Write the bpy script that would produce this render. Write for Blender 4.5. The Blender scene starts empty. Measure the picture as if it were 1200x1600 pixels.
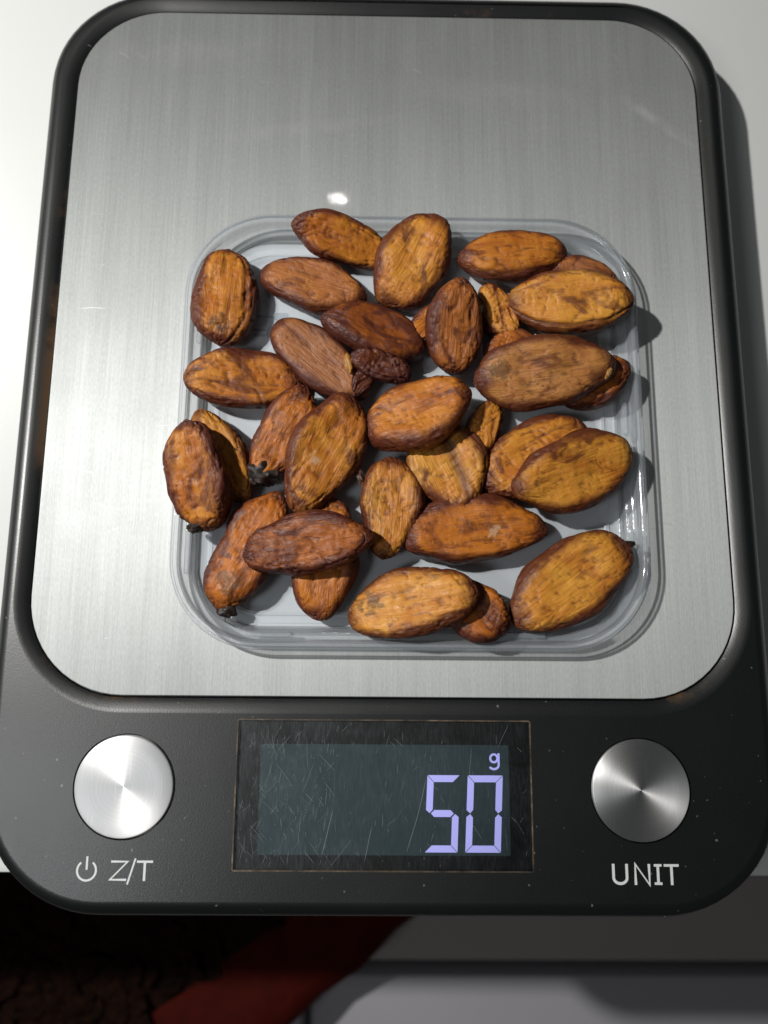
import bpy, bmesh, math, random
from mathutils import Vector, Matrix, noise, Euler

# ------------------------------------------------------------------ camera, world, lights, exposure
# Units: the table top is z = 0, lengths below are written in millimetres and scaled by MM.
MM = 0.001
scene = bpy.context.scene
col = scene.collection
PLATE = 16.5                       # height of the weighing plate over the table

cam_data = bpy.data.cameras.new('camera')
cam = bpy.data.objects.new('camera', cam_data)
col.objects.link(cam)
cam_data.sensor_fit = 'VERTICAL'
cam_data.sensor_height = 36.0
cam_data.lens = 27.0
cam_data.clip_start = 0.01
cam_data.clip_end = 20.0
rot = Matrix(((0.99987220, -0.01014490, -0.01235562),
              (0.00771633, 0.98312370, -0.18277922),
              (0.01400139, 0.18266052, 0.98307634)))
cam.matrix_world = Matrix.Translation((0, 0, (PLATE + 190) * MM)) @ rot.to_4x4()
cam_data.dof.use_dof = True
cam_data.dof.focus_distance = 0.186
cam_data.dof.aperture_fstop = 11.0
scene.camera = cam

world = bpy.data.worlds.new('World')
scene.world = world
world.use_nodes = True
wbg = world.node_tree.nodes['Background']
wbg.inputs['Color'].default_value = (0.93, 0.97, 1.0, 1)
wbg.inputs['Strength'].default_value = 0.034


def area_lamp(name, pos, target, size, power, color, shape='DISK'):
    d = bpy.data.lights.new(name, 'AREA')
    d.shape = shape
    d.size = size
    d.energy = power
    d.color = color
    o = bpy.data.objects.new(name, d)
    col.objects.link(o)
    o.location = pos
    o.rotation_euler = (Vector(target) - Vector(pos)).to_track_quat('-Z', 'Y').to_euler()
    return o


# hard key lamp far to the left and behind, softer lamp left of the photographer, small bulb behind
area_lamp('key_lamp', (-0.37, 0.17, 0.49), (0.0, 0.06, 0.02), 0.020, 3.9, (1.0, 0.98, 0.945))
area_lamp('side_lamp', (-0.31, -0.166, 0.50), (-0.05, 0.0, 0.02), 0.14, 0.5, (0.96, 0.98, 1.0))
area_lamp('small_bulb', (-0.067, 0.772, 1.03), (-0.01, 0.122, 0.02), 0.006, 0.22, (1.0, 0.98, 0.92))

scene.view_settings.view_transform = 'Standard'
scene.view_settings.look = 'None'
scene.view_settings.exposure = 0.0
scene.view_settings.gamma = 1.0
scene.view_settings.use_curve_mapping = False
scene.cycles.max_bounces = 10
scene.cycles.transparent_max_bounces = 24
scene.cycles.sample_clamp_indirect = 4.0


# ------------------------------------------------------------------ helpers
def tag(o, label=None, category=None, group=None, kind=None):
    if label: o['label'] = label
    if category: o['category'] = category
    if group: o['group'] = group
    if kind: o['kind'] = kind
    return o


def empty(name, loc=(0, 0, 0), rotation=(0, 0, 0)):
    o = bpy.data.objects.new(name, None)
    o.empty_display_size = 0.01
    col.objects.link(o)
    o.location = [c * MM for c in loc]
    o.rotation_euler = rotation
    return o


def build(name, verts, faces, mat, parent=None, smooth=True, sharp=35, loc=(0, 0, 0)):
    me = bpy.data.meshes.new(name)
    me.from_pydata([(v[0] * MM, v[1] * MM, v[2] * MM) for v in verts], [], faces)
    bm = bmesh.new(); bm.from_mesh(me)
    bmesh.ops.recalc_face_normals(bm, faces=bm.faces)
    bm.to_mesh(me); bm.free()
    return link(name, me, mat, parent, smooth, sharp, loc)


def link(name, me, mat, parent=None, smooth=True, sharp=35, loc=(0, 0, 0)):
    if smooth:
        me.polygons.foreach_set('use_smooth', [True] * len(me.polygons))
        if sharp: me.set_sharp_from_angle(angle=math.radians(sharp))
    me.materials.append(mat)
    o = bpy.data.objects.new(name, me)
    col.objects.link(o)
    o.location = [c * MM for c in loc]
    if parent is not None: o.parent = parent
    return o


def round_rect(x0, x1, y0, y1, r, n=14, m=6):
    """closed outline, counter-clockwise, same vertex count for every size"""
    cs = [(x1 - r, y0 + r, -90), (x1 - r, y1 - r, 0), (x0 + r, y1 - r, 90), (x0 + r, y0 + r, 180)]
    pts = []
    for k, (cx, cy, a0) in enumerate(cs):
        arc = [(cx + r * math.cos(math.radians(a0 + 90 * i / n)), cy + r * math.sin(math.radians(a0 + 90 * i / n))) for i in range(n + 1)]
        nx = cs[(k + 1) % 4]
        e = (nx[0] + r * math.cos(math.radians(nx[2])), nx[1] + r * math.sin(math.radians(nx[2])))
        pts += arc
        for i in range(1, m):
            t = i / m
            pts.append((arc[-1][0] * (1 - t) + e[0] * t, arc[-1][1] * (1 - t) + e[1] * t))
    return pts


def loft(rings, cap0=True, cap1=True, closed=False):
    """rings: list of lists of 3-D points with equal counts"""
    n = len(rings[0])
    verts = [p for r in rings for p in r]
    faces = []
    R = len(rings)
    for k in range(R if closed else R - 1):
        a, b = k * n, ((k + 1) % R) * n
        for i in range(n):
            j = (i + 1) % n
            faces.append((a + i, a + j, b + j, b + i))
    if not closed:
        if cap0: faces.append(tuple(range(n))[::-1])
        if cap1: faces.append(tuple(range((R - 1) * n, R * n)))
    return verts, faces


def rr_rings(box, r, prof):
    """prof: list of (inset, z)"""
    out = []
    for ins, z in prof:
        out.append([(x, y, z) for x, y in round_rect(box[0] + ins, box[1] - ins, box[2] + ins, box[3] - ins, max(r - ins, 0.2))])
    return out


# ------------------------------------------------------------------ material helpers
class NT:
    def __init__(s, name):
        s.m = bpy.data.materials.new(name)
        s.m.use_nodes = True
        s.t = s.m.node_tree
        s.t.nodes.clear()
        s.out = s.t.nodes.new('ShaderNodeOutputMaterial')

    def n(s, typ, **kw):
        nd = s.t.nodes.new('ShaderNode' + typ)
        for k, v in kw.items():
            if k.startswith('i_'):
                s.set(nd, k[2:].replace('_', ' '), v)
            else:
                setattr(nd, k, v)
        return nd

    def set(s, nd, key, v):
        inp = nd.inputs[key]
        if hasattr(v, 'is_output'):
            s.t.links.new(v, inp)
        elif isinstance(v, (tuple, list)) and len(v) == 3 and inp.type == 'RGBA':
            inp.default_value = (*v, 1)
        else:
            inp.default_value = v

    def link(s, a, b): s.t.links.new(a, b)

    def coord(s, scale=(1, 1, 1), loc=(0, 0, 0), rotz=0, kind='Object'):
        tc = s.n('TexCoord')
        mp = s.n('Mapping')
        s.link(tc.outputs[kind], mp.inputs['Vector'])
        mp.inputs['Scale'].default_value = scale
        mp.inputs['Location'].default_value = loc
        mp.inputs['Rotation'].default_value = (0, 0, rotz)
        return mp.outputs[0]

    def noise(s, vec, scale, detail=4, rough=0.55, dist=0.0):
        nd = s.n('TexNoise')
        s.link(vec, nd.inputs['Vector'])
        nd.inputs['Scale'].default_value = scale
        nd.inputs['Detail'].default_value = detail
        nd.inputs['Roughness'].default_value = rough
        nd.inputs['Distortion'].default_value = dist
        return nd.outputs['Fac']

    def ramp(s, fac, stops):
        nd = s.n('ValToRGB')
        s.link(fac, nd.inputs['Fac'])
        el = nd.color_ramp.elements
        while len(el) < len(stops): el.new(0.5)
        for e, (p, c) in zip(el, stops):
            e.position = p
            e.color = (*c, 1) if isinstance(c, (tuple, list)) else (c, c, c, 1)
        return nd.outputs['Color']

    def range(s, v, a, b, c=0.0, d=1.0):
        nd = s.n('MapRange')
        s.link(v, nd.inputs['Value'])
        for k, x in zip(('From Min', 'From Max', 'To Min', 'To Max'), (a, b, c, d)):
            nd.inputs[k].default_value = x
        return nd.outputs['Result']

    def math(s, op, a, b=0.0, clamp=False):
        nd = s.n('Math', operation=op)
        nd.use_clamp = clamp
        s.set(nd, 0, a); s.set(nd, 1, b)
        return nd.outputs[0]

    def mix(s, fac, a, b, blend='MIX'):
        nd = s.n('Mix', data_type='RGBA', blend_type=blend)
        s.set(nd, 0, fac)
        for idx, v in ((6, a), (7, b)):
            if hasattr(v, 'is_output'): s.link(v, nd.inputs[idx])
            else: nd.inputs[idx].default_value = (*v, 1)
        return nd.outputs[2]

    def bump(s, h, strength, dist, normal=None):
        nd = s.n('Bump')
        s.link(h, nd.inputs['Height'])
        nd.inputs['Strength'].default_value = strength
        nd.inputs['Distance'].default_value = dist
        if normal is not None: s.link(normal, nd.inputs['Normal'])
        return nd.outputs[0]

    def principled(s, **kw):
        nd = s.n('BsdfPrincipled')
        for k, v in kw.items():
            s.set(nd, k.replace('_', ' '), v)
        s.link(nd.outputs[0], s.out.inputs['Surface'])
        return nd


def mat_table():
    t = NT('white laminate')
    c = t.coord()
    nz = t.noise(c, 14, 3)
    fine = t.noise(c, 900, 2)
    t.principled(Base_Color=t.mix(nz, (0.70, 0.72, 0.70), (0.76, 0.77, 0.76)), Roughness=0.42,
                 Normal=t.bump(fine, 0.05, 0.0003))
    return t.m


def mat_body():
    t = NT('matte black plastic')
    c = t.coord()
    grain = t.noise(c, 2600, 2, 0.6)
    blot = t.noise(c, 28, 4)
    rustn = t.noise(c, 60, 5, 0.7)
    att = t.n('Attribute'); att.attribute_name = 'lip'
    tcs = t.n('TexCoord')
    vs = t.n('VectorMath', operation='SUBTRACT'); t.link(tcs.outputs['Object'], vs.inputs[0]); vs.inputs[1].default_value = (-0.0885, 0.006, 0.017)
    ls = t.n('VectorMath', operation='LENGTH'); t.link(vs.outputs[0], ls.inputs[0])
    near = t.range(ls.outputs['Value'], 0.004, 0.034, 0.42, 0.0)
    dirt = t.math('MULTIPLY', att.outputs['Fac'], t.range(t.math('ADD', rustn, near), 0.58, 0.78), True)
    base = t.mix(t.math('MULTIPLY', t.range(grain, 0.35, 0.7), 0.5), (0.002, 0.0028, 0.003), (0.006, 0.0075, 0.0075))
    base = t.mix(t.math('MULTIPLY', dirt, 0.75), base, (0.16, 0.085, 0.035))
    specks = t.range(t.noise(c, 700, 1), 0.76, 0.8)
    base = t.mix(t.math('MULTIPLY', specks, 0.35), base, (0.35, 0.34, 0.32))
    t.principled(Base_Color=base, Roughness=t.range(blot, 0.3, 0.7, 0.35, 0.41), Specular_IOR_Level=1.0,
                 Normal=t.bump(grain, 0.22, 0.00010))
    return t.m


def mat_steel():
    t = NT('brushed stainless steel')
    c = t.coord(scale=(1, 0.012, 1))
    br = t.noise(c, 2600, 3, 0.65)
    wide = t.noise(t.coord(scale=(1, 0.03, 1)), 160, 3, 0.6)
    cloud = t.noise(t.coord(), 22, 4, 0.6)
    grain = t.noise(t.coord(scale=(1, 0.25, 1)), 3400, 1)
    v = t.math('ADD', t.range(br, 0.3, 0.7, -0.04, 0.04), t.range(wide, 0.3, 0.7, -0.03, 0.03))
    v = t.math('ADD', v, t.range(grain, 0.3, 0.7, -0.03, 0.03))
    v = t.math('ADD', v, 0.55)
    col_ = t.mix(1.0, (0.955, 0.985, 0.975), t.ramp(v, [(0, 0.0), (1, 1.0)]), 'MULTIPLY')
    smudge = t.range(cloud, 0.52, 0.72, 0, 0.10)
    tan = t.n('CombineXYZ'); tan.inputs[0].default_value = 1.0
    rough = t.math('ADD', t.range(cloud, 0.3, 0.7, 0.64, 0.70), 0.0)
    for (sx, sy, ang, ln_, wd, amt) in ((75.3, 84, -38, 15, 2.2, 0.55), (-24, 80, 8, 30, 3.0, 0.25), (28, 92, -4, 40, 5, 0.22), (-55, 104, 2, 34, 6, 0.25)):
        tcm = t.n('TexCoord')
        mpm = t.n('Mapping', vector_type='TEXTURE')
        t.link(tcm.outputs['Object'], mpm.inputs['Vector'])
        mpm.inputs['Location'].default_value = (sx * MM, sy * MM, PLATE * MM)
        mpm.inputs['Rotation'].default_value = (0, 0, math.radians(ang))
        mpm.inputs['Scale'].default_value = (ln_ * MM, wd * MM, 1)
        le = t.n('VectorMath', operation='LENGTH'); t.link(mpm.outputs[0], le.inputs[0])
        sm = t.math('MULTIPLY', t.range(le.outputs['Value'], 0.1, 1.0, 1, 0), t.range(t.noise(t.coord(), 130, 4, 0.6), 0.35, 0.65))
        col_ = t.mix(t.math('MULTIPLY', sm, amt), col_, (0.80, 0.80, 0.77))
    p = t.principled(Base_Color=col_, Metallic=1.0, Roughness=rough, Anisotropic=0.6, Coat_Normal=t.bump(br, 0.06, 0.00006),
                     Normal=t.bump(br, 0.06, 0.00008), Coat_Weight=t.math('ADD', smudge, 0.10), Coat_Roughness=0.035)
    t.link(tan.outputs[0], p.inputs['Tangent'])
    return t.m


def mat_button():
    t = NT('turned steel')
    tc = t.n('TexCoord')
    ln = t.n('VectorMath', operation='LENGTH')
    t.link(tc.outputs['Object'], ln.inputs[0])
    cx = t.n('CombineXYZ'); t.link(ln.outputs['Value'], cx.inputs[0])
    rings = t.noise(cx.outputs[0], 4200, 2, 0.7)
    scr = t.noise(t.coord(scale=(1, 0.05, 1)), 1500, 2)
    v = t.math('ADD', t.range(rings, 0.3, 0.7, 0.68, 0.84), t.range(scr, 0.62, 0.75, 0, 0.12))
    tg = t.n('Tangent', direction_type='RADIAL', axis='Z')
    p = t.principled(Base_Color=t.ramp(v, [(0, 0.0), (1, 1.0)]), Metallic=1.0, Roughness=0.50, Anisotropic=0.75,
                     Anisotropic_Rotation=0.25)
    t.link(tg.outputs[0], p.inputs['Tangent'])
    return t.m


def mat_plain(name, color, rough=0.5, **kw):
    t = NT(name)
    t.principled(Base_Color=color, Roughness=rough, **kw)
    return t.m


def mat_lcd():
    t = NT('dark liquid crystal panel')
    nz = t.noise(t.coord(), 60, 3)
    t.principled(Base_Color=t.mix(nz, (0.020, 0.034, 0.038), (0.030, 0.048, 0.052)), Roughness=0.35,
                 Emission_Color=(0.25, 0.40, 0.44), Emission_Strength=0.032)
    return t.m


def mat_digit():
    t = NT('lit lavender segments')
    t.principled(Base_Color=(0.25, 0.25, 0.5), Roughness=0.5, Emission_Color=(0.345, 0.355, 0.74), Emission_Strength=0.85)
    return t.m


def mat_glass():
    """thin scratched display window: mostly clear, a reflecting face and a light haze of wear"""
    t = NT('scratched display window')
    c = t.coord()
    haze = t.noise(t.coord(scale=(1, 0.6, 1)), 130, 5, 0.7, 1.0)
    fine = t.noise(t.coord(scale=(1, 0.12, 1), rotz=0.15), 2600, 2)
    tr = t.n('BsdfTransparent')
    gl = t.n('BsdfGlossy'); gl.inputs['Roughness'].default_value = 0.05
    hz = t.n('BsdfGlossy'); hz.inputs['Roughness'].default_value = 0.5
    hz.inputs['Color'].default_value = (0.8, 0.9, 0.95, 1)
    fr = t.n('Fresnel'); fr.inputs['IOR'].default_value = 1.45
    m1 = t.n('MixShader'); m2 = t.n('MixShader')
    amt = t.math('MULTIPLY', t.range(haze, 0.35, 0.7, 0.01, 0.05), t.range(fine, 0.35, 0.65, 0.5, 1.4))
    t.link(amt, m1.inputs[0]); t.link(tr.outputs[0], m1.inputs[1]); t.link(hz.outputs[0], m1.inputs[2])
    t.link(fr.outputs[0], m2.inputs[0]); t.link(m1.outputs[0], m2.inputs[1]); t.link(gl.outputs[0], m2.inputs[2])
    t.link(m2.outputs[0], t.out.inputs['Surface'])
    return t.m


def mat_clear(name, lo, hi):
    """thin milky polypropylene"""
    t = NT(name)
    c = t.coord()
    lw = t.n('LayerWeight'); lw.inputs['Blend'].default_value = 0.35
    nz = t.noise(c, 60, 4)
    tr = t.n('BsdfTransparent'); tr.inputs['Color'].default_value = (0.99, 0.995, 1.0, 1)
    df = t.n('BsdfDiffuse'); df.inputs['Color'].default_value = (0.88, 0.94, 1.0, 1)
    tl = t.n('BsdfTranslucent'); tl.inputs['Color'].default_value = (0.80, 0.86, 0.93, 1)
    gl = t.n('BsdfGlossy'); gl.inputs['Roughness'].default_value = 0.09
    ad = t.n('MixShader'); ad.inputs[0].default_value = 0.1 if lo > 0.3 else 0.4
    t.link(df.outputs[0], ad.inputs[1]); t.link(tl.outputs[0], ad.inputs[2])
    milk = t.math('ADD', t.range(lw.outputs['Facing'], 0.0, 1.0, lo, hi), t.range(nz, 0.3, 0.7, -0.015, 0.02))
    m1 = t.n('MixShader'); t.link(milk, m1.inputs[0]); t.link(tr.outputs[0], m1.inputs[1]); t.link(ad.outputs[0], m1.inputs[2])
    fr = t.n('Fresnel'); fr.inputs['IOR'].default_value = 1.5
    bp = t.bump(t.noise(c, 220, 3), 0.25, 0.0004)
    t.link(bp, gl.inputs['Normal'])
    m2 = t.n('MixShader'); t.link(t.math('MULTIPLY', fr.outputs[0], 0.7), m2.inputs[0]); t.link(m1.outputs[0], m2.inputs[1]); t.link(gl.outputs[0], m2.inputs[2])
    t.link(m2.outputs[0], t.out.inputs['Surface'])
    return t.m


TAN, ORANGE, MAHOG, PURPLE = (0.68, 0.315, 0.044), (0.48, 0.140, 0.012), (0.130, 0.027, 0.011), (0.032, 0.0085, 0.010)


def lerp(a, b, t): return tuple(x * (1 - t) + y * t for x, y in zip(a, b))


def mat_bean(seed, tone, patch, scuff=None, mould=None, dull=0.0):
    """dried seed coat. tone 0 = tan, 1 = dark mahogany; patch = share of dark stained skin"""
    t = NT('dried seed coat')
    off = (seed * 0.37, seed * 0.61, seed * 0.23)
    c = t.coord(loc=off)
    cl = t.coord(scale=(0.14, 1, 1), loc=off)
    big = t.noise(c, 105, 4, 0.6, 0.6)
    streak = t.noise(cl, 620, 5, 0.6, 0.7)
    mott = t.noise(c, 420, 5, 0.7, 0.4)
    fine = t.noise(c, 1700, 3, 0.6)
    a1 = t.n('Attribute'); a1.attribute_name = 'crease'
    a2 = t.n('Attribute'); a2.attribute_name = 'rim'
    light = lerp(lerp(TAN, ORANGE, min(tone * 2.2, 1)), MAHOG, max(0, tone - 0.45) * 1.2)
    mid = lerp(lerp(TAN, ORANGE, min(1, 0.6 + tone * 1.6)), MAHOG, tone * 0.85)
    dark = lerp(MAHOG, PURPLE, 0.25 + tone * 0.5)
    if dull:
        g = (0.25, 0.16, 0.10)
        light, mid = lerp(light, g, dull), lerp(mid, g, dull * 0.8)
    k = t.math('ADD', t.math('MULTIPLY', big, 0.62), t.math('ADD', t.math('MULTIPLY', streak, 0.26), t.math('MULTIPLY', mott, 0.12)))
    base = t.ramp(k, [(0.42, light), (0.50, lerp(light, mid, 0.5)), (0.58, mid)])
    # stained patches
    pn = t.noise(t.coord(scale=(0.6, 1, 1), loc=tuple(o + 3.1 for o in off)), 120, 6, 0.62, 1.3)
    th = 0.625 - 0.30 * patch
    base = t.mix(t.math('MULTIPLY', t.range(pn, th, th + 0.10), 0.80), base, dark)
    # darker skin along the edge and two ends, with some edge shade painted in
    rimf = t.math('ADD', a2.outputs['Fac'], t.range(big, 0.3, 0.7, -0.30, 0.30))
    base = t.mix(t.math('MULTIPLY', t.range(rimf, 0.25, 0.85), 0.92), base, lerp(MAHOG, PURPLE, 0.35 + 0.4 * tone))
    # darker colour along the wrinkles
    base = t.mix(t.math('MULTIPLY', t.range(a1.outputs['Fac'], 0.15, 0.9), 0.80), base, lerp(dark, PURPLE, 0.3))
    st = t.range(streak, 0.53, 0.62)
    base = t.mix(t.math('MULTIPLY', st, 0.07), base, dark)
    spots = t.range(t.noise(c, 640, 2, 0.5), 0.70, 0.76)
    base = t.mix(t.math('MULTIPLY', spots, 0.18), base, PURPLE)
    tc = t.n('TexCoord')
    for spec, colr, amt in ((scuff, (0.52, 0.32, 0.19), 0.7), (mould, (0.10, 0.065, 0.035), 0.6)):
        if spec:
            x, y, rr = spec
            v = t.n('VectorMath', operation='SUBTRACT'); t.link(tc.outputs['Object'], v.inputs[0]); v.inputs[1].default_value = (x * MM, y * MM, 0.004)
            l = t.n('VectorMath', operation='LENGTH'); t.link(v.outputs[0], l.inputs[0])
            dd = t.range(l.outputs['Value'], 0, rr * MM, 1, 0)
            d = t.math('MULTIPLY', t.math('ADD', dd, t.range(mott, 0.3, 0.7, -0.75, 0.65)), t.range(dd, 0.0, 0.25))
            base = t.mix(t.math('MULTIPLY', t.range(d, 0.22, 0.40), amt), base, colr)
    wr = t.noise(cl, 820, 5, 0.62, 1.0)
    h = t.math('ADD', t.math('MULTIPLY', wr, 0.9), t.math('MULTIPLY', fine, 0.22))
    t.principled(Base_Color=base, Roughness=t.range(mott, 0.3, 0.7, 0.31, 0.55), Specular_IOR_Level=0.38,
                 Normal=t.bump(h, 0.75, 0.00055))
    return t.m


def mat_husk(name='charred dried pulp', col_a=(0.010, 0.007, 0.006), col_b=(0.050, 0.020, 0.011), rough=0.5):
    t = NT(name)
    nz = t.noise(t.coord(), 420, 5, 0.7)
    t.principled(Base_Color=t.ramp(nz, [(0.4, col_a), (0.68, col_b)]), Roughness=rough, Specular_IOR_Level=0.5 if rough < 0.8 else 0.1, Normal=t.bump(nz, 0.4, 0.0005))
    return t.m


# ------------------------------------------------------------------ the setting: table and what lies below it
m_table = mat_table()
prof = [(0, -18), (0, -2.0), (0.6, -0.6), (2.0, 0)]
tv, tf = loft(rr_rings((-620, 640, -54.8, 760), 6, prof))
tag(build('table_top', tv, tf, m_table), 'plain white table top under the scale', 'table')

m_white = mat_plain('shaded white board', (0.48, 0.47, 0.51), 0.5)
m_grey = mat_plain('brown grey board', (0.46, 0.42, 0.40), 0.6)
LZ = -400
o_ = (60, -230, LZ)
ledge = tag(empty('white_ledge', o_), 'white ledge with a rounded edge in shade below the table front', 'ledge')


def box_round(name, b, z0, z1, r, e, mat, parent, off):
    v, f = loft(rr_rings(b, r, [(0, z0), (0, z1 - e), (e * 0.3, z1 - e * 0.3), (e, z1)]))
    return build(name, [(x - off[0], y - off[1], z - off[2]) for x, y, z in v], f, mat, parent)


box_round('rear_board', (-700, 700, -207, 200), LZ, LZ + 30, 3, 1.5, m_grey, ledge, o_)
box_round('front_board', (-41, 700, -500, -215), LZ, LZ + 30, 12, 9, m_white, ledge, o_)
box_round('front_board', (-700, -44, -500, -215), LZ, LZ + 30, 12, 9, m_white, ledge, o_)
floor_v = [(-1200, -1200, LZ - 0.5), (1200, -1200, LZ - 0.5), (1200, 1200, LZ - 0.5), (-1200, 1200, LZ - 0.5)]
tag(build('floor', floor_v, [(0, 1, 2, 3)], mat_plain('dull floor', (0.10, 0.09, 0.085), 0.7)), kind='structure')

# red bag with dark contents standing below the front edge
rng = random.Random(5)
bag = tag(empty('red_bag', (-133, -60, LZ + 30), (0, 0, math.radians(39))), 'crumpled dark red bag of dark husks below the scale', 'bag')
NA = 160
prof = [(0.30, 0), (0.85, 2), (0.99, 22), (1.02, 42), (0.99, 54), (0.93, 60), (0.85, 58), (0.76, 52), (0.68, 46), (0.3, 44)]
rings = []
for k, (rr, z) in enumerate(prof):
    ring = []
    for i in range(NA):
        a = 2 * math.pi * i / NA
        w = noise.noise(Vector((math.cos(a) * 3.2, math.sin(a) * 3.2, k * 0.35)))
        w2 = noise.noise(Vector((math.cos(a) * 12, math.sin(a) * 12, k * 0.2 + 9)))
        R = rr * (1 + 0.05 * w + 0.035 * w2)
        ring.append((380 * R * math.cos(a), 180 * R * math.sin(a), z + (5 * w + 5 * w2) * (1 if k > 1 else 0)))
    rings.append(ring)
v, f = loft(rings)
tb = NT('red woven cloth')
nzb = tb.noise(tb.coord(), 90, 4)
tb.principled(Base_Color=tb.mix(nzb, (0.03, 0.003, 0.0015), (0.085, 0.007, 0.0035)), Roughness=0.8, Specular_IOR_Level=0.1, Normal=tb.bump(tb.noise(tb.coord(), 160, 3), 0.5, 0.002))
build('sack', v, f, tb.m, bag, sharp=0)
hv, hf = loft([[(300 * r * math.cos(2 * math.pi * i / 48), 130 * r * math.sin(2 * math.pi * i / 48), z) for i in range(48)] for r, z in ((1, 44), (1, 50), (.8, 54), (.4, 60), (.02, 62))])
for i in range(1500):
    a, q = rng.uniform(0, 2 * math.pi), math.sqrt(rng.random())
    cx, cy = 300 * q * math.cos(a), 128 * q * math.sin(a)
    cz = 50 + 12 * (1 - q * q) + rng.uniform(-4, 4)
    L, W, T = rng.uniform(8, 16), rng.uniform(4.5, 8), rng.uniform(2, 4)
    R = Euler((rng.uniform(-.7, .7), rng.uniform(-.7, .7), rng.uniform(0, 6.3))).to_matrix()
    b0 = len(hv)
    for (x, y, z) in [(-1, 0, 0), (-.4, -.9, .1), (-.4, .8, .2), (.5, -.8, -.1), (.5, .9, .1), (1, .1, 0), (0, 0, 1), (0, 0, -1)]:
        p = R @ Vector((x * L, y * W, z * T)); hv.append((p.x + cx, p.y + cy, p.z + cz))
    for tri in [(0, 1, 6), (1, 3, 6), (3, 5, 6), (5, 4, 6), (4, 2, 6), (2, 0, 6), (1, 0, 7), (3, 1, 7), (5, 3, 7), (4, 5, 7), (2, 4, 7), (0, 2, 7)]:
        hf.append(tuple(b0 + t_ for t_ in tri))
ho = build('dark_husks', hv, hf, mat_husk('dark dried husks', (0.003, 0.002, 0.0015), (0.03, 0.010, 0.005), 0.9), bag, smooth=False)
ho['kind'] = 'stuff'

# ------------------------------------------------------------------ the kitchen scale
m_body, m_steel, m_button = mat_body(), mat_steel(), mat_button()
scale = tag(empty('kitchen_scale', (2.7, 63, 0)), 'black kitchen scale with brushed steel plate, lit display and two round buttons', 'kitchen scale')
OX, OY = 2.7, 63


def local(v): return [(x - OX, y - OY, z) for x, y, z in v]


OUT, ROUT = (-92.6, 98.0, -60.2, 187.6), 30
INN, RIN = (-84.15, 89.45, -10.35, 179.85), 24
rings = rr_rings(OUT, ROUT, [(6, 2.0), (3, 2.2), (1.2, 4.0), (0.3, 7.0), (0, 10.0), (0.15, 12.4), (0.7, 14.5), (1.7, 16.1), (3.0, 17.05), (4.3, 17.4), (4.5, 17.4)])
n_out = len(rings)
rings += rr_rings(INN, RIN, [(-3.75, 17.4), (-3.6, 17.4), (-2.6, 17.15), (-1.5, 16.75), (-0.7, 16.4), (-0.25, 16.1), (-0.05, 15.5), (0.0, 15.0)])
v, f = loft(rings)
body = build('body_tmp', local(v), f, m_body, None)


def cutter(v, f):
    return build('cutter', local(v), f, m_body, None, smooth=False)


BTN = [(-57.9, -30.7), (63.4, -30.9)]
cutters = []
for bx, by in BTN:
    ring = [(bx + 11.95 * math.cos(2 * math.pi * i / 96), by + 11.95 * math.sin(2 * math.pi * i / 96)) for i in range(96)]
    cutters.append(cutter(*loft([[(x, y, 15.9) for x, y in ring], [(x, y, 19) for x, y in ring]])))
DSP = (-32.1, 37.75, -49.25, -15.2)
cutters.append(cutter(*loft([[(x, y, z) for x, y in round_rect(*DSP, 0.6)] for z in (15.7, 19)])))
for cobj in cutters:
    md = body.modifiers.new('cut', 'BOOLEAN')
    md.operation = 'DIFFERENCE'; md.solver = 'EXACT'; md.object = cobj
dg = bpy.context.evaluated_depsgraph_get()
me = bpy.data.meshes.new_from_object(body.evaluated_get(dg))
for o in cutters + [body]:
    bpy.data.objects.remove(o, do_unlink=True)
me.name = 'body'
me.materials.clear()
lip = me.attributes.new('lip', 'FLOAT', 'POINT')


def sd_rr(x, y, b, r):
    qx = abs(x - (b[0] + b[1]) / 2) - ((b[1] - b[0]) / 2 - r)
    qy = abs(y - (b[2] + b[3]) / 2) - ((b[3] - b[2]) / 2 - r)
    return math.hypot(max(qx, 0), max(qy, 0)) + min(max(qx, qy), 0) - r


for i, vv in enumerate(me.vertices):
    d = sd_rr(vv.co.x / MM + OX, vv.co.y / MM + OY, INN, RIN)
    lip.data[i].value = max(0.0, 1 - abs(d) / 2.4)
link('body', me, m_body, scale, sharp=32)
for fx, fy in ((-70, -40), (76, -40), (-70, 165), (76, 165)):
    ring = [(fx + 7 * math.cos(2 * math.pi * i / 32), fy + 7 * math.sin(2 * math.pi * i / 32)) for i in range(32)]
    build('foot', *(lambda a: (local(a[0]), a[1]))(loft([[(x, y, z) for x, y in ring] for z in (0, 2.1)])), mat_plain('rubber', (0.02, 0.02, 0.02), 0.7), scale)

PL = (-83.85, 89.15, -10.05, 179.55)
v, f = loft(rr_rings(PL, 23.7, [(0, 15.05), (0, 16.35), (0.06, 16.46), (0.2, PLATE)]))
plate = build('steel_plate', local(v), f, m_steel, scale, sharp=8)

# fine bright and dark scratches on the steel
def scratch_strips(items, z):
    v, f = [], []
    for pts, w in items:
        b0 = len(v)
        for k, (x, y) in enumerate(pts):
            a = pts[max(k - 1, 0)]; b = pts[min(k + 1, len(pts) - 1)]
            dx, dy = b[0] - a[0], b[1] - a[1]
            l = math.hypot(dx, dy) or 1
            ww = w * (0.35 if k in (0, len(pts) - 1) else 1) / 2
            v += [(x - dy / l * ww, y + dx / l * ww, z), (x + dy / l * ww, y - dx / l * ww, z)]
        for k in range(len(pts) - 1):
            f.append((b0 + 2 * k, b0 + 2 * k + 1, b0 + 2 * k + 3, b0 + 2 * k + 2))
    return v, f


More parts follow.
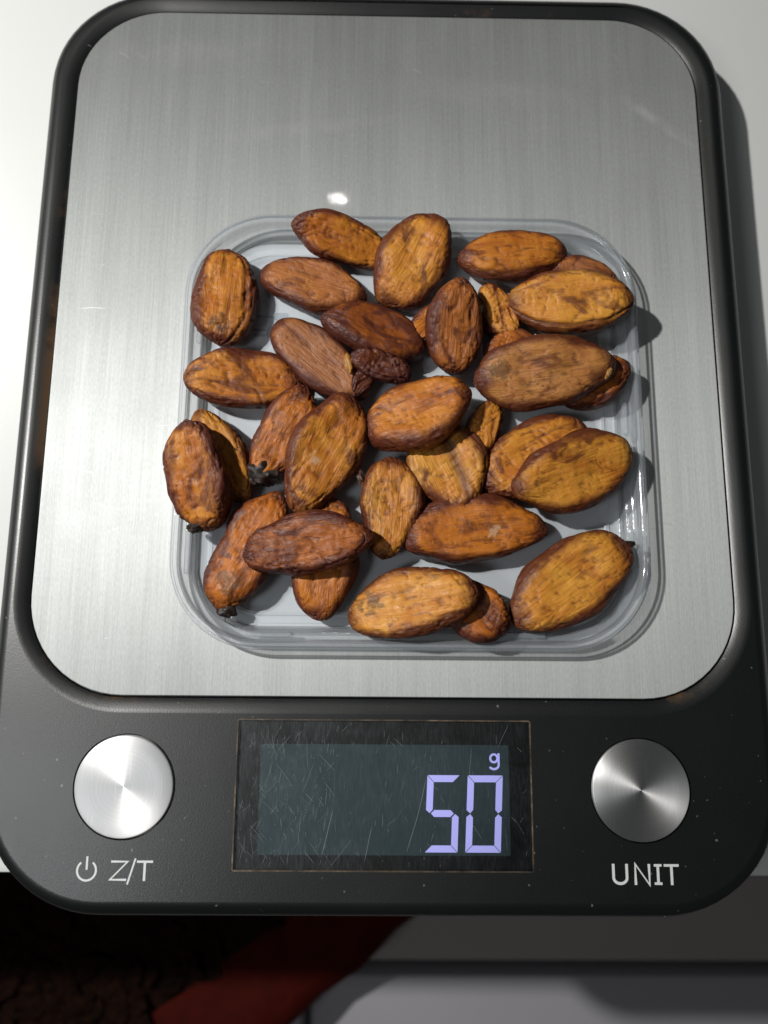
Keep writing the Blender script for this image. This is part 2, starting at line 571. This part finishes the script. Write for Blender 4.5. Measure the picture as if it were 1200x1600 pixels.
def wander(r, x, y, ang, L, n=5, bend=0.12):
    pts = [(x, y)]
    for _ in range(n):
        ang += r.uniform(-bend, bend)
        x += math.cos(ang) * L / n; y += math.sin(ang) * L / n
        pts.append((x, y))
    return pts


r_ = random.Random(11)
m_scr = mat_plain('bright scratch', (0.72, 0.72, 0.70), 0.35, Metallic=0.6)
items = []
for k in range(46):
    x, y = r_.uniform(-78, 84), r_.uniform(-5, 172)
    items.append((wander(r_, x, y, r_.choice([0.05, -0.1, 1.5, 0.3, -0.6]), r_.uniform(0.8, 4.5)), r_.uniform(0.05, 0.11)))
items.append((wander(r_, -78, 89, 0.15, 7), 0.12))
items.append((wander(r_, -80, 46, -0.06, 9), 0.14))
v, f = scratch_strips(items, PLATE + 0.012)
so = build('scratches', local(v), f, m_scr, scale, smooth=False); so['kind'] = 'stuff'

for bx, by in BTN:
    prof = [(11.55, -1.2), (11.55, 0.1), (11.42, 0.32), (11.2, 0.42), (8, 0.44), (4, 0.45), (0.02, 0.452)]
    rings = [[(r * math.cos(2 * math.pi * i / 128), r * math.sin(2 * math.pi * i / 128), z) for i in range(128)] for r, z in prof]
    v, f = loft(rings)
    build('button', v, f, m_button, scale, sharp=40, loc=(bx - OX, by - OY, 17.4))

# display: black mask, dark panel, lit segments, scratched window
display = empty('display', (0, 0, 0)); display.parent = scale
m_mask = mat_plain('black display mask', (0.006, 0.007, 0.007), 0.4)
v, f = loft(rr_rings((DSP[0] + .12, DSP[1] - .12, DSP[2] + .12, DSP[3] - .12), 0.5, [(0, 15.75), (0, 16.55)]))
build('mask', local(v), f, m_mask, display, sharp=30)
v, f = loft(rr_rings((-26.4, 32.5, -45.8, -21.0), 0.3, [(0, 16.5), (0, 16.62)]))
build('panel', local(v), f, mat_lcd(), display, sharp=30)
# worn bare edge of the opening
v, f = loft([rr_rings(DSP, 0.6, [(0.0, 17.36)])[0], rr_rings(DSP, 0.6, [(0.0, 17.44)])[0], rr_rings(DSP, 0.6, [(0.32, 17.44)])[0], rr_rings(DSP, 0.6, [(0.32, 16.6)])[0]], False, False)
te = NT('worn edge')
ne = te.noise(te.coord(), 160, 5, 0.7)
te.principled(Base_Color=te.ramp(ne, [(0.35, (0.02, 0.018, 0.016)), (0.55, (0.10, 0.07, 0.045)), (0.72, (0.24, 0.19, 0.14))]), Roughness=0.5)
build('window_edge', local(v), f, te.m, display, sharp=30)
v, f = loft(rr_rings((DSP[0] + .34, DSP[1] - .34, DSP[2] + .34, DSP[3] - .34), 0.3, [(0, 16.95), (0, 17.34), (0.1, 17.4)]))
v2, f2 = loft(rr_rings((DSP[0] + .34, DSP[1] - .34, DSP[2] + .34, DSP[3] - .34), 0.3, [(0, 17.36)]), True, False)
build('window', local(v2), f2, mat_glass(), display, smooth=False)

m_digit = mat_digit()
ZS = 16.66


def quadrilateral_segments(x0, y0, w, h, slant, which):
    """seven-segment digit: x0, y0 lower left; w, h size; slant = shift of the top"""
    t_, g = 1.55, 0.09
    P = lambda x, y: (x0 + x + slant * y / h, y0 + y, ZS)
    m = h / 2
    S = {
        'a': [(g, h), (w - g, h), (w - t_ - g, h - t_), (t_ + g, h - t_)],
        'd': [(g, 0), (w - g, 0), (w - t_ - g, t_), (t_ + g, t_)],
        'f': [(0, h - g), (t_, h - t_ - g), (t_, m + t_ / 2 + g), (t_ * .55, m + g), (0, m + t_ / 2)],
        'b': [(w, h - g), (w - t_, h - t_ - g), (w - t_, m + t_ / 2 + g), (w - t_ * .55, m + g), (w, m + t_ / 2)],
        'e': [(0, g), (t_, t_ + g), (t_, m - t_ / 2 - g), (t_ * .55, m - g), (0, m - t_ / 2)],
        'c': [(w, g), (w - t_, t_ + g), (w - t_, m - t_ / 2 - g), (w - t_ * .55, m - g), (w, m - t_ / 2)],
        'g': [(t_ * .75, m), (t_ * 1.25, m + t_ / 2), (w - t_ * 1.25, m + t_ / 2), (w - t_ * .75, m), (w - t_ * 1.25, m - t_ / 2), (t_ * 1.25, m - t_ / 2)],
    }
    for k in which:
        pts = [P(*p) for p in S[k]]
        build('segment', local(pts), [tuple(range(len(pts)))], m_digit, display, smooth=False)


quadrilateral_segments(12.4, -45.1, 7.7, 17.2, 0.75, 'afgcd')
quadrilateral_segments(21.9, -45.1, 8.3, 17.2, 0.8, 'abcdef')


def strip(pts, w, z, closed=False):
    """mitred flat stroke along a polyline"""
    v, f = [], []
    n = len(pts)
    for k in range(n):
        p = Vector(pts[k])
        a = Vector(pts[k - 1]) if (k > 0 or closed) else None
        b = Vector(pts[(k + 1) % n]) if (k < n - 1 or closed) else None
        d1 = (p - a).normalized() if a is not None else (b - p).normalized()
        d2 = (b - p).normalized() if b is not None else d1
        nn = Vector((-(d1 + d2).y, (d1 + d2).x)).normalized()
        k_ = max(0.62, nn.dot(Vector((-d1.y, d1.x))))
        v += [(*(p + nn * w / 2 / k_), z), (*(p - nn * w / 2 / k_), z)]
    for k in range(n if closed else n - 1):
        j = (k + 1) % n
        f.append((2 * k, 2 * k + 1, 2 * j + 1, 2 * j))
    return v, f


def arc(cx, cy, rx, ry, a0, a1, n=20):
    return [(cx + rx * math.cos(math.radians(a0 + (a1 - a0) * i / n)), cy + ry * math.sin(math.radians(a0 + (a1 - a0) * i / n))) for i in range(n + 1)]


def join(parts):
    V, F = [], []
    for v, f in parts:
        b = len(V); V += v; F += [tuple(i + b for i in q) for q in f]
    return V, F


# the small g over the digits
v, f = join([strip(arc(28.95, -24.0, 0.85, 0.9, 0, 360, 28)[:-1], 0.5, ZS, True),
             strip([(30.08, -22.85), (30.08, -25.4)] + arc(28.95, -25.5, 1.13, 0.95, -5, -150, 14), 0.52, ZS)])
build('unit_letter', local(v), f, m_digit, display, smooth=False)

# scratches on the window, most of them on the left and steep
r_ = random.Random(3)
items = []
for k in range(330):
    left = r_.random() < 0.72
    x = r_.uniform(-31.0, -8) if left else r_.uniform(-12, 36.5)
    y = r_.uniform(-48.5, -16.2)
    ang = r_.choice([1.57, 1.5, 1.35, 1.62, 1.2, 0.8, 2.4, 2.2])
    L = min(r_.expovariate(1 / 1.6) + 0.3, 7.5)
    pts = wander(r_, x, y, ang + r_.uniform(-.12, .12), L, 4, 0.06)
    if all(-31.5 < p[0] < 37.1 and -48.7 < p[1] < -15.8 for p in pts):
        items.append((pts, r_.uniform(0.02, 0.07)))
items.append((wander(r_, 8.2, -45, 1.25, 17, 8, 0.04), 0.10))
items.append((wander(r_, -11.5, -46, 1.30, 10, 6, 0.05), 0.11))
items.append((wander(r_, -1.5, -47, 1.4, 8, 6, 0.05), 0.09))
v, f = scratch_strips(items, 17.375)
tsc = NT('window scratch')
b_ = tsc.n('BsdfDiffuse'); b_.inputs['Color'].default_value = (0.45, 0.50, 0.52, 1)
tr_ = tsc.n('BsdfTransparent'); mx_ = tsc.n('MixShader'); mx_.inputs[0].default_value = 0.38
tsc.link(tr_.outputs[0], mx_.inputs[1]); tsc.link(b_.outputs[0], mx_.inputs[2]); tsc.link(mx_.outputs[0], tsc.out.inputs['Surface'])
so = build('scratches', local(v), f, tsc.m, display, smooth=False); so['kind'] = 'stuff'

# printed legends
m_print = mat_plain('white print', (0.70, 0.74, 0.73), 0.6)
ZP, SW = 17.43, 0.62
top, bot = -47.2, -51.75
U = strip([(56.1, top)] + arc(57.65, -50.2, 1.55, 1.28, 180, 360, 14) + [(59.2, top)], SW, ZP)
N = strip([(61.2, bot), (61.2, top), (64.4, bot), (64.4, top)], SW, ZP)
I = join([strip([(65.55, top - .3), (67.35, top - .3)], 0.55, ZP), strip([(66.45, top - .575), (66.45, bot + .575)], SW, ZP), strip([(65.55, bot + .3), (67.35, bot + .3)], 0.55, ZP)])
T = join([strip([(67.85, top - .3), (71.35, top - .3)], 0.55, ZP), strip([(69.6, top - .575), (69.6, bot)], SW, ZP)])
leg = empty('unit_legend', (0, 0, 0)); leg.parent = scale
for nm, q in zip(('letter', 'letter', 'letter', 'letter'), (U, N, I, T)):
    build(nm, local(q[0]), q[1], m_print, leg, smooth=False)
top, bot = -46.95, -51.35
leg = empty('power_legend', (0, 0, 0)); leg.parent = scale
Z = strip([(-59.7, top - .25), (-55.9, top - .25), (-59.75, bot + .25), (-56.0, bot + .25)], 0.5, ZP)
S = strip([(-55.75, -52.1), (-54.15, -46.5)], 0.40, ZP)
T = join([strip([(-53.8, top - .25), (-50.1, top - .25)], 0.5, ZP), strip([(-51.95, top - .5), (-51.95, bot)], 0.55, ZP)])
ring = strip(arc(-65.2, -49.15, 2.15, 2.15, 128, 412, 36), 0.46, ZP)
bar = strip([(-65.2, -46.1), (-65.2, -49.0)], 0.46, ZP)
for nm, q in zip(('letter', 'slash', 'letter', 'power_ring', 'power_bar'), (Z, S, T, ring, bar)):
    build(nm, local(q[0]), q[1], m_print, leg, smooth=False)

# ------------------------------------------------------------------ clear plastic tray on the plate
m_clear = mat_clear('clear milky plastic', 0.16, 0.34)
m_frost = mat_clear('frosted floor plastic', 0.46, 0.55)
TX, TY = 9, 57
tray = tag(empty('plastic_tray', (TX, TY, PLATE)), 'shallow clear plastic tray with rounded corners holding the seeds', 'tray')
RIM, RR = (-49.2 - TX, 67.1 - TX, 0.9 - TY, 113.2 - TY), 22
upper = [(0.0, 5.5), (0.12, 6.2), (0.5, 6.6), (1.3, 6.65), (2.0, 6.45), (2.35, 5.9), (2.6, 4.4), (3.0, 3.75), (3.6, 3.6), (4.5, 3.55), (4.9, 3.2), (5.35, 1.75), (5.8, 1.3), (6.4, 1.15),
         (8.2, 1.12), (8.45, 1.45), (9.2, 1.48), (9.5, 1.12), (11.0, 1.1)]
lower = [(11.0, 0.42), (6.6, 0.42), (6.35, 0.06), (5.75, 0.06), (5.2, 0.5), (4.75, 1.3), (4.3, 2.7), (3.9, 2.95), (3.2, 3.0), (2.55, 3.2), (2.0, 4.2), (1.75, 5.5), (1.4, 5.85), (0.9, 5.85), (0.65, 5.5), (0.5, 4.6), (0.1, 4.6)]
v, f = loft(rr_rings(RIM, RR, upper), False, True)
v2, f2 = loft(rr_rings(RIM, RR, lower), True, False)
n0 = len(v)
V = v + v2
F = f + [tuple(i + n0 for i in q) for q in f2]
cnt = len(round_rect(0, 100, 0, 100, 20))
for i in range(cnt):
    j = (i + 1) % cnt
    F.append((i, j, n0 + (len(lower) - 1) * cnt + j, n0 + (len(lower) - 1) * cnt + i))
shell = build('shell', V, F, m_clear, tray, sharp=50)
shell.data.materials.append(m_frost)
for p in shell.data.polygons:
    c_ = p.center
    if sd_rr(c_.x / MM, c_.y / MM, RIM, RR) < -5.9: p.material_index = 1


def pill(x, y, L, W, H, ang, z, name='snap_tab'):
    out = round_rect(-L / 2, L / 2, -W / 2, W / 2, W / 2 - 0.02, 6, 3)
    rings = []
    for ins, zz in ((0, 0), (0, H * .55), (W * .10, H * .85), (W * .24, H)):
        sx, sy = (L - 2 * ins) / L, (W - 2 * ins) / W
        rings.append([(p[0] * sx, p[1] * sy, zz) for p in out])
    v, f = loft(rings)
    c_, s_ = math.cos(ang), math.sin(ang)
    v = [(px * c_ - py * s_, px * s_ + py * c_, pz) for px, py, pz in v]
    return build(name, v, f, m_clear, tray, loc=(x - TX, y - TY, z))


for x, y, L, a in ((-45.4, 26.3, 15, 90), (-25, 4.7, 11, 0), (34, 4.7, 15, 0), (63.2, 59.5, 9, 90), (63.2, 26, 11, 90), (-16, 109.3, 8, 0), (28, 109.3, 12, 0), (-45.4, 84, 12, 90)):
    pill(x, y, L, 1.3, 0.9, math.radians(a), 3.57)
# moulded mark in the tray floor: a ring, a block and two bars
v, f = join([loft([[(x, y, z) for x, y, in arc(0, 0, r, r * 0.9, 0, 360, 40)[:-1]] for r, z in ((2.3, 0), (2.3, .28), (3.1, .28), (3.1, 0))], closed=True),
             loft([[(x, y, z) for x, y in round_rect(-1.2, 2.3, 3.7, 5.6, .25, 4, 2)] for z in (0, .3)]),
             loft([[(x, y, z) for x, y in round_rect(-6.2, -1.6, 4.2, 4.8, .2, 4, 2)] for z in (0, .25)]),
             loft([[(x, y, z) for x, y in round_rect(-6.4, -3.3, 0.6, 1.2, .2, 4, 2)] for z in (0, .25)]),
             loft([[(x, y, z) for x, y in round_rect(-6.4, -3.3, -0.9, -0.3, .2, 4, 2)] for z in (0, .25)])])
build('mould_mark', v, f, m_clear, tray, loc=(-25.6 - TX, 82.2 - TY, 1.1))

# ------------------------------------------------------------------ the cocoa seeds
def ss(a, b, x):
    t_ = min(max((x - a) / (b - a), 0), 1)
    return t_ * t_ * (3 - 2 * t_)


def seed_mesh(L, W, T, seed, egg=0.0, bend=0.0, side=(1, 1), blunt=2.0, dent=0.5, wrinkle=1.0, lump=1.0, groove=None, waist=None, flat=0.78, NU=112, NV=76):
    verts, crease, rim, faces = [], [], [], []
    a, b, c = L / 2, W / 2, T / 2
    so_ = seed * 17.13
    for i in range(NU + 1):
        ph = math.pi * i / NU
        u = -math.cos(ph)
        prof_ = max(0.0, 1 - abs(u) ** blunt) ** 0.60
        w_ = prof_ * (1 + egg * u)
        tk = max(0.0, 1 - abs(u) ** (blunt + .2)) ** 0.5 * (1 + 0.5 * egg * u)
        if waist: w_ *= 1 - waist[1] * math.exp(-((u - waist[0]) / 0.16) ** 2)
        for j in range(NV):
            th = 2 * math.pi * j / NV
            ct, st = math.cos(th), math.sin(th)
            ey = math.copysign(abs(ct) ** 0.90, ct)
            ez = math.copysign(abs(st) ** 0.82, st)
            x = a * u
            y = b * w_ * ey * (side[0] if ct > 0 else side[1])
            z = c * tk * ez
            if z > 0:
                zl = c * flat
                z = z if z < zl * .7 else zl * .7 + zl * .3 * math.tanh((z - zl * .7) / (zl * .3))
            nrm = Vector((x / (a * a) * 0.8, y / (b * b), z / (c * c)))
            if nrm.length > 1e-9: nrm.normalize()
            P = Vector((x, y, z))
            big = noise.noise(Vector((x * .11 + so_, y * .16, z * .16)))
            md_ = noise.noise(Vector((x * .30 + so_, y * .36 + 5, z * .36)))
            wx, wy = 1.6 * noise.noise(P * .22 + Vector((so_, 3, 1))), 1.5 * noise.noise(P * .2 + Vector((1, so_, 7)))
            # long creases and a finer net
            n1 = noise.noise(Vector(((x + wx) * .085 + so_, (y + wy) * .46, z * .46 + 2)))
            c1 = max(0.0, 1 - abs(n1) / 0.085)
            n2 = noise.noise(Vector(((x + wx) * .11 + so_, (y + wy) * .95 + 11, z * .9)))
            c2 = max(0.0, 1 - abs(n2) / 0.13)
            n3 = noise.noise(Vector(((x - wy) * .38 + so_ + 4, (y + wx) * .40, z * .4 + 21)))
            c3 = max(0.0, 1 - abs(n3) / 0.06)
            gate = ss(-0.15, 0.35, noise.noise(P * .17 + Vector((9, so_, 2))))
            cr = max(c1 * 0.8, c2 * 0.22, c3 * gate * 0.75)
            d = lump * (1.05 * big + 0.14 * md_) - wrinkle * (0.42 * c1 + 0.26 * c2 + 0.30 * c3 * gate)
            if groove is not None:
                gy = groove[0] * b * w_ + 0.5 * wy
                gd = max(0.0, 1 - abs(y - gy) / groove[1])
                if z > 0: d -= groove[2] * gd * gd; cr = max(cr, gd)
            if z > 0:
                d -= dent * max(0, 1 - (u / .75) ** 2) * max(0, 1 - (y / (b * .7)) ** 2) * (0.6 + 0.8 * big)
            pole = min(1, math.sin(ph) * 3)
            P += nrm * d * (0.25 + .75 * pole)
            P.y += bend * (1 - u * u)
            verts.append((P.x, P.y, P.z))
            crease.append(min(1, cr))
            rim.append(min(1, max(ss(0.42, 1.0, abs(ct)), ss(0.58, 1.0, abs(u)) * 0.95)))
    for i in range(NU):
        for j in range(NV):
            k = (j + 1) % NV
            faces.append((i * NV + j, i * NV + k, (i + 1) * NV + k, (i + 1) * NV + j))
    me = bpy.data.meshes.new('seed')
    me.from_pydata([(p[0] * MM, p[1] * MM, p[2] * MM) for p in verts], [], faces)
    for nm, dat in (('crease', crease), ('rim', rim)):
        at = me.attributes.new(nm, 'FLOAT', 'POINT')
        at.data.foreach_set('value', dat)
    return me


def crumple(name, size, seed, mat, parent, loc, rz=0.0, NU=34, NV=28, amp=0.28):
    """a dried, crumpled scrap of pulp or husk"""
    v, f = [], []
    for i in range(NU + 1):
        ph = math.pi * i / NU
        for j in range(NV):
            th = 2 * math.pi * j / NV
            d = Vector((-math.cos(ph), math.sin(ph) * math.cos(th), math.sin(ph) * math.sin(th)))
            n_ = 1 + 1.2 * amp * noise.noise(d * 1.6 + Vector((seed * 3.3, 0, 0))) + amp * .5 * (1 - abs(noise.noise(Vector((d.x * 1.2, d.y * 3.0, d.z * 3.0)) + Vector((0, seed * 5.1, 0)))) * 3)
            p = Vector((d.x * size[0], d.y * size[1], d.z * size[2])) * n_ * 0.5
            v.append((p.x, p.y, p.z))
    for i in range(NU):
        for j in range(NV):
            k = (j + 1) % NV
            f.append((i * NV + j, i * NV + k, (i + 1) * NV + k, (i + 1) * NV + j))
    o = build(name, v, f, mat, parent, sharp=45, loc=loc)
    o.rotation_euler = (0, 0, rz)
    return o


def fibre(pts, r0, mat, parent, name='fibre'):
    v, f = [], []
    n = 6
    for k, p in enumerate(pts):
        r = r0 * (1 - 0.8 * k / (len(pts) - 1))
        for i in range(n):
            a = 2 * math.pi * i / n
            v.append((p[0] + r * math.cos(a) * .7, p[1] + r * math.cos(a) * .7, p[2] + r * math.sin(a)))
    for k in range(len(pts) - 1):
        for i in range(n):
            j = (i + 1) % n
            f.append((k * n + i, k * n + j, (k + 1) * n + j, (k + 1) * n + i))
    return build(name, v, f, mat, parent)


# position x, y, height over plate, yaw, pitch, roll, length, width, thickness (mm, degrees); shape; coat; label
SEEDS = [
 ((-38.8, 89.9, 5.9, 88, 0, 12, 25.9, 14.8, 9.5), dict(egg=-.04, blunt=2.7, groove=(-.62, .8, .7), dent=.2), dict(tone=.22, patch=.25, mould=(-9, 1, 3.5)), 'boxy orange seed standing upright in the upper left corner of the tray'),
 ((-9.1, 105.1, 6.9, -13, -16, 16, 26.4, 11.6, 8.0), dict(blunt=1.9, bend=.6), dict(tone=.30, patch=.32), 'slim tan seed against the far rim, half under the upright tan seed'),
 ((-16.3, 93.7, 5.2, -16, 0, 0, 27.6, 13.3, 8.5), dict(side=(.8, 1.15), wrinkle=.55, bend=.3), dict(tone=.42, patch=.12, dull=.25), 'smooth reddish seed with one straight side below the slim far seed'),
 ((35.2, 102.0, 5.7, 5, 0, 0, 27.8, 12.6, 9.5), dict(blunt=2.2, wrinkle=.6, dent=.0), dict(tone=.30, patch=.38), 'plump orange brown seed with dark spots lying along the far rim'),
 ((53.8, 96.4, 5.2, -8, 0, 0, 17.0, 12.7, 8.5), dict(wrinkle=.6), dict(tone=.5, patch=.3, dull=.3), 'small brown seed in the upper right corner, mostly hidden'),
 ((-33.3, 67.5, 6.0, 0, -8, 0, 28.3, 14.5, 9.5), dict(blunt=2.1), dict(tone=.22, patch=.42), 'orange seed with purple blotches lying level at the left rim'),
 ((-13.8, 73.6, 5.0, -39, 0, 0, 29.5, 13.0, 8.0), dict(wrinkle=.35, lump=.7, blunt=2.3), dict(tone=.58, patch=.1, dull=.35), 'dull red brown smooth seed slanting under the darkest seed'),
 ((31.5, 87.1, 5.0, -60, 0, 0, 15.4, 9.4, 8.0), dict(lump=1.8, wrinkle=1.6), dict(tone=.14, patch=.3), 'short wrinkled bright orange seed beneath the big tan seed at upper right'),
 ((36.5, 75.0, 4.8, -15, 0, 0, 18.4, 10.5, 8.0), dict(), dict(tone=.55, patch=.35), 'seed squeezed between the two big seeds at right, barely showing'),
 ((13.8, 83.9, 4.5, 42, 0, 0, 12.2, 7.6, 7.0), dict(), dict(tone=.25, patch=.2), 'little orange seed peeping out behind the upright purple seed'),
 ((-37.8, 48.1, 5.3, -62, -4, 0, 25.5, 11.8, 8.5), dict(bend=-.5), dict(tone=.12, patch=.2), 'tan seed leaning behind the creased seed at the left rim'),
 ((-30.1, 24.5, 5.5, 63, 0, 0, 31.0, 14.5, 9.0), dict(waist=(.05, .10), lump=1.4), dict(tone=.45, patch=.35, mould=(-9, 0, 4)), 'red brown seed with frayed lower end in the lower left corner'),
 ((-11.8, 22.9, 5.2, 83, 0, 0, 29.1, 14.5, 8.5), dict(), dict(tone=.40, patch=.3), 'seed crossing under the purple seed, both its ends showing'),
 ((24.2, 11.5, 5.6, -38, 8, -4, 18.3, 12.7, 9.0), dict(lump=1.4), dict(tone=.5, patch=.45), 'dark seed tucked behind the yellow ended seed at the near rim'),
 ((47.7, 17.0, 5.7, 35, 0, 0, 33.5, 17.5, 9.5), dict(egg=.03, side=(1.05, .95), wrinkle=.8), dict(tone=.04, patch=.16), 'large yellow tan seed alone in the lower right corner'),
 ((24.6, 28.5, 5.7, 4, 0, 0, 34.4, 15.1, 9.5), dict(side=(1.15, .88), blunt=1.9, wrinkle=.8), dict(tone=.40, patch=.28, scuff=(4, 0, 3.2)), 'long brown seed with a pale scuff right of the small upright seed'),
 ((3.1, 35.4, 5.7, 86, 0, 0, 25.1, 13.9, 9.5), dict(egg=.08), dict(tone=.10, patch=.25), 'upright yellow orange seed below the heap centre'),
 ((39.6, 48.9, 5.5, 29, 0, 0, 29.5, 16.6, 9.0), dict(), dict(tone=.18, patch=.25), 'orange seed half covered by the big seed at the right rim'),
 ((27.3, 55.5, 5.0, 70, 0, 0, 15.2, 8.5, 8.0), dict(), dict(tone=.2, patch=.2), 'sliver of orange seed in the dark gap right of centre'),
 ((55.6, 68.2, 5.4, 29, 8, -4, 19.2, 10.9, 8.5), dict(blunt=2.0), dict(tone=.5, patch=.4), 'brown seed poking out under the longest seed at the right rim'),
 ((18.0, 45.2, 5.8, -63, 0, 8, 22.6, 16.3, 9.5), dict(egg=-.36, blunt=1.9, dent=1.3, groove=(.25, 3.0, .4), side=(1.2, 1.0)), dict(tone=.03, patch=.15), 'bright yellow wedge shaped seed with a folded hollow near the centre'),
 ((-42.6, 42.0, 10.0, -78, -12, 12, 26.6, 14.3, 10.0), dict(waist=(.42, .10), wrinkle=1.2, blunt=2.3), dict(tone=.24, patch=.5), 'red orange seed with a dark cross crease resting on the left rim'),
 ((-23.3, 54.0, 5.8, 64, 4, 4, 25.7, 12.7, 9.5), dict(egg=-.06), dict(tone=.42, patch=.42), 'brown seed with a charred black lower end left of centre'),
 ((19.8, 81.3, 8.8, 86, 16, 12, 23.6, 13.3, 10.0), dict(dent=.0), dict(tone=.52, patch=.3, dull=.15), 'upright purple brown seed with pale streaks in the upper middle'),
 ((9.2, 11.2, 8.0, 11, 16, -12, 30.9, 15.7, 9.5), dict(egg=-.10, bend=.4), dict(tone=.06, patch=.2, mould=(-9, 2, 4.5)), 'seed with broad yellow end and dark tip over the near rim'),
 ((-0.8, 79.8, 6.3, -18, -8, -16, 26.8, 13.9, 10.0), dict(wrinkle=.7), dict(tone=.85, patch=.5), 'darkest purple brown seed on top of the heap above centre'),
 ((-12.4, 48.4, 7.9, 65, 0, 16, 31.1, 16.1, 9.5), dict(wrinkle=1.1), dict(tone=.20, patch=.28, scuff=(-3, 2, 2.8)), 'large orange seed with a whitish scuff slanting left of centre'),
 ((8.9, 100.2, 6.4, 60, 12, 8, 26.2, 17.5, 9.5), dict(egg=.03, wrinkle=.8), dict(tone=.12, patch=.32), 'broad tan seed tilted upright at the middle of the far rim'),
 ((48.8, 88.6, 8.9, -3, 8, 12, 30.7, 15.1, 10.0), dict(egg=.0, wrinkle=.7, groove=(-.75, .6, .7)), dict(tone=.05, patch=.1), 'big yellow tan seed with long furrows on top at upper right'),
 ((41.7, 69.0, 10.0, 8, 4, 16, 34.0, 16.7, 10.0), dict(wrinkle=.6, dent=.2), dict(tone=.22, patch=.28, dull=.35, mould=(-12, 2, 4)), 'longest seed, dusty tan with a chipped right end, on top at right'),
 ((10.1, 59.1, 9.0, 18, 12, -16, 27.3, 16.6, 10.0), dict(wrinkle=.8), dict(tone=.32, patch=.25), 'brown orange seed on top at the centre of the heap'),
 ((48.0, 44.6, 9.6, 21, -8, 12, 31.4, 16.9, 10.0), dict(egg=.03, wrinkle=.7, dent=.3), dict(tone=.10, patch=.2), 'big tan seed with browned right end on top at the right rim'),
 ((-15.7, 24.9, 11.0, 7, 8, 0, 30.9, 13.3, 10.0), dict(wrinkle=1.3, blunt=2.2), dict(tone=.62, patch=.5), 'purple brown wrinkled seed lying level across two others at lower left'),
]
m_husk = mat_husk()
m_pulp = mat_husk('brown dried pulp', (0.03, 0.014, 0.010), (0.16, 0.06, 0.02))
objs = []
for k, (pose, shape, coat, label) in enumerate(SEEDS):
    x, y, z, yaw, pitch, roll, L, W, T = pose
    rk = random.Random(k * 7 + 3)
    shape = dict(shape)
    shape['egg'] = shape.get('egg', 0) + rk.uniform(-.11, .11)
    shape['bend'] = shape.get('bend', 0) + rk.uniform(-.8, .8)
    sd_ = shape.get('side', (1, 1)); q_ = rk.uniform(-.10, .10)
    shape['side'] = (sd_[0] + q_, sd_[1] - q_)
    shape['flat'] = rk.uniform(.66, .84)
    me = seed_mesh(L * 1.04, W * 1.10, T, k + 1, **shape)
    o = link('cocoa_seed', me, mat_bean(k + 1, **coat), None, sharp=0)
    o.location = (x * MM, y * MM, (PLATE + z) * MM)
    o.rotation_euler = (math.radians(roll), -math.radians(pitch), math.radians(yaw))
    tag(o, label, 'cocoa seed', 'dried cocoa seeds heaped in the tray')
    objs.append((o, L, W, T))

o, L, W, T = objs[22]
crumple('charred_end', (6.5, 8.0, 6.0), 2, m_husk, o, (-L / 2 + 2.0, -0.3, 0.4), 0.3)
o, L, W, T = objs[14]
crumple('stalk_stub', (3.6, 1.8, 1.6), 4, m_husk, o, (L / 2 + 0.1, 0.2, 0.3), -0.5)
o, L, W, T = objs[11]
crumple('frayed_end', (3.4, 4.5, 3.0), 6, m_husk, o, (-L / 2 + 0.6, -2.2, 0.2), 0.2)
for a, b in ((-1.2, -2.9), (-0.2, -3.6), (.9, -3.2)):
    fibre([(-L / 2 + 1.0, -3 + a * .3, 0.5), (-L / 2 - 0.8, -3.4 + a * .5, 0.8), (-L / 2 - 1.9, -4.0 + a, 0.4), (-L / 2 - 2.0, -4.9 + a, 0.0)], 0.32, m_husk, o)
o, L, W, T = objs[21]
crumple('dark_end', (3.0, 7.0, 5.0), 8, m_husk, o, (L / 2 - 1.4, -1.4, 0.2), 0.1, amp=.25)
o, L, W, T = objs[16]
crumple('pulp_shred', (6.0, 1.6, 1.6), 9, m_pulp, o, (L / 2 - 5.5, W / 2 + 0.2, 0.6), 0.35)
o, L, W, T = objs[29]
crumple('chipped_flake', (2.6, 1.2, 1.2), 12, mat_husk('pale inner flake', (0.28, 0.13, 0.03), (0.50, 0.27, 0.08)), o, (L / 2 - 2.2, -2.6, 2.6), 1.0)

# crumpled husk scrap between the darkest seed and the centre seed
frag = tag(empty('husk_scrap', (0.2, 69.6, PLATE + 8.0)), 'crumpled black brown husk scrap under the darkest seed', 'husk scrap')
for (L, W, T, sd, lx, ly, lz, rz, tone) in ((16.0, 8.0, 6.5, 61, 0.8, 1.2, -0.2, -14, 1.0), (8.5, 5.5, 4.5, 63, -3.4, -3.4, -1.0, 55, .9)):
    me = seed_mesh(L, W, T, sd, lump=1.5, wrinkle=1.9, dent=.6, bend=.5, NU=70, NV=56)
    h_ = link('husk', me, mat_bean(sd, tone=tone, patch=.95), frag, sharp=0, loc=(lx, ly, lz))
    h_.rotation_euler = (0.2, 0.1, math.radians(rz))
crumple('pale_flake', (2.2, 4.6, 1.8), 25, mat_husk('orange flake', (0.30, 0.12, 0.02), (0.55, 0.28, 0.06)), frag, (-7.0, 1.4, 1.6), 0.1)
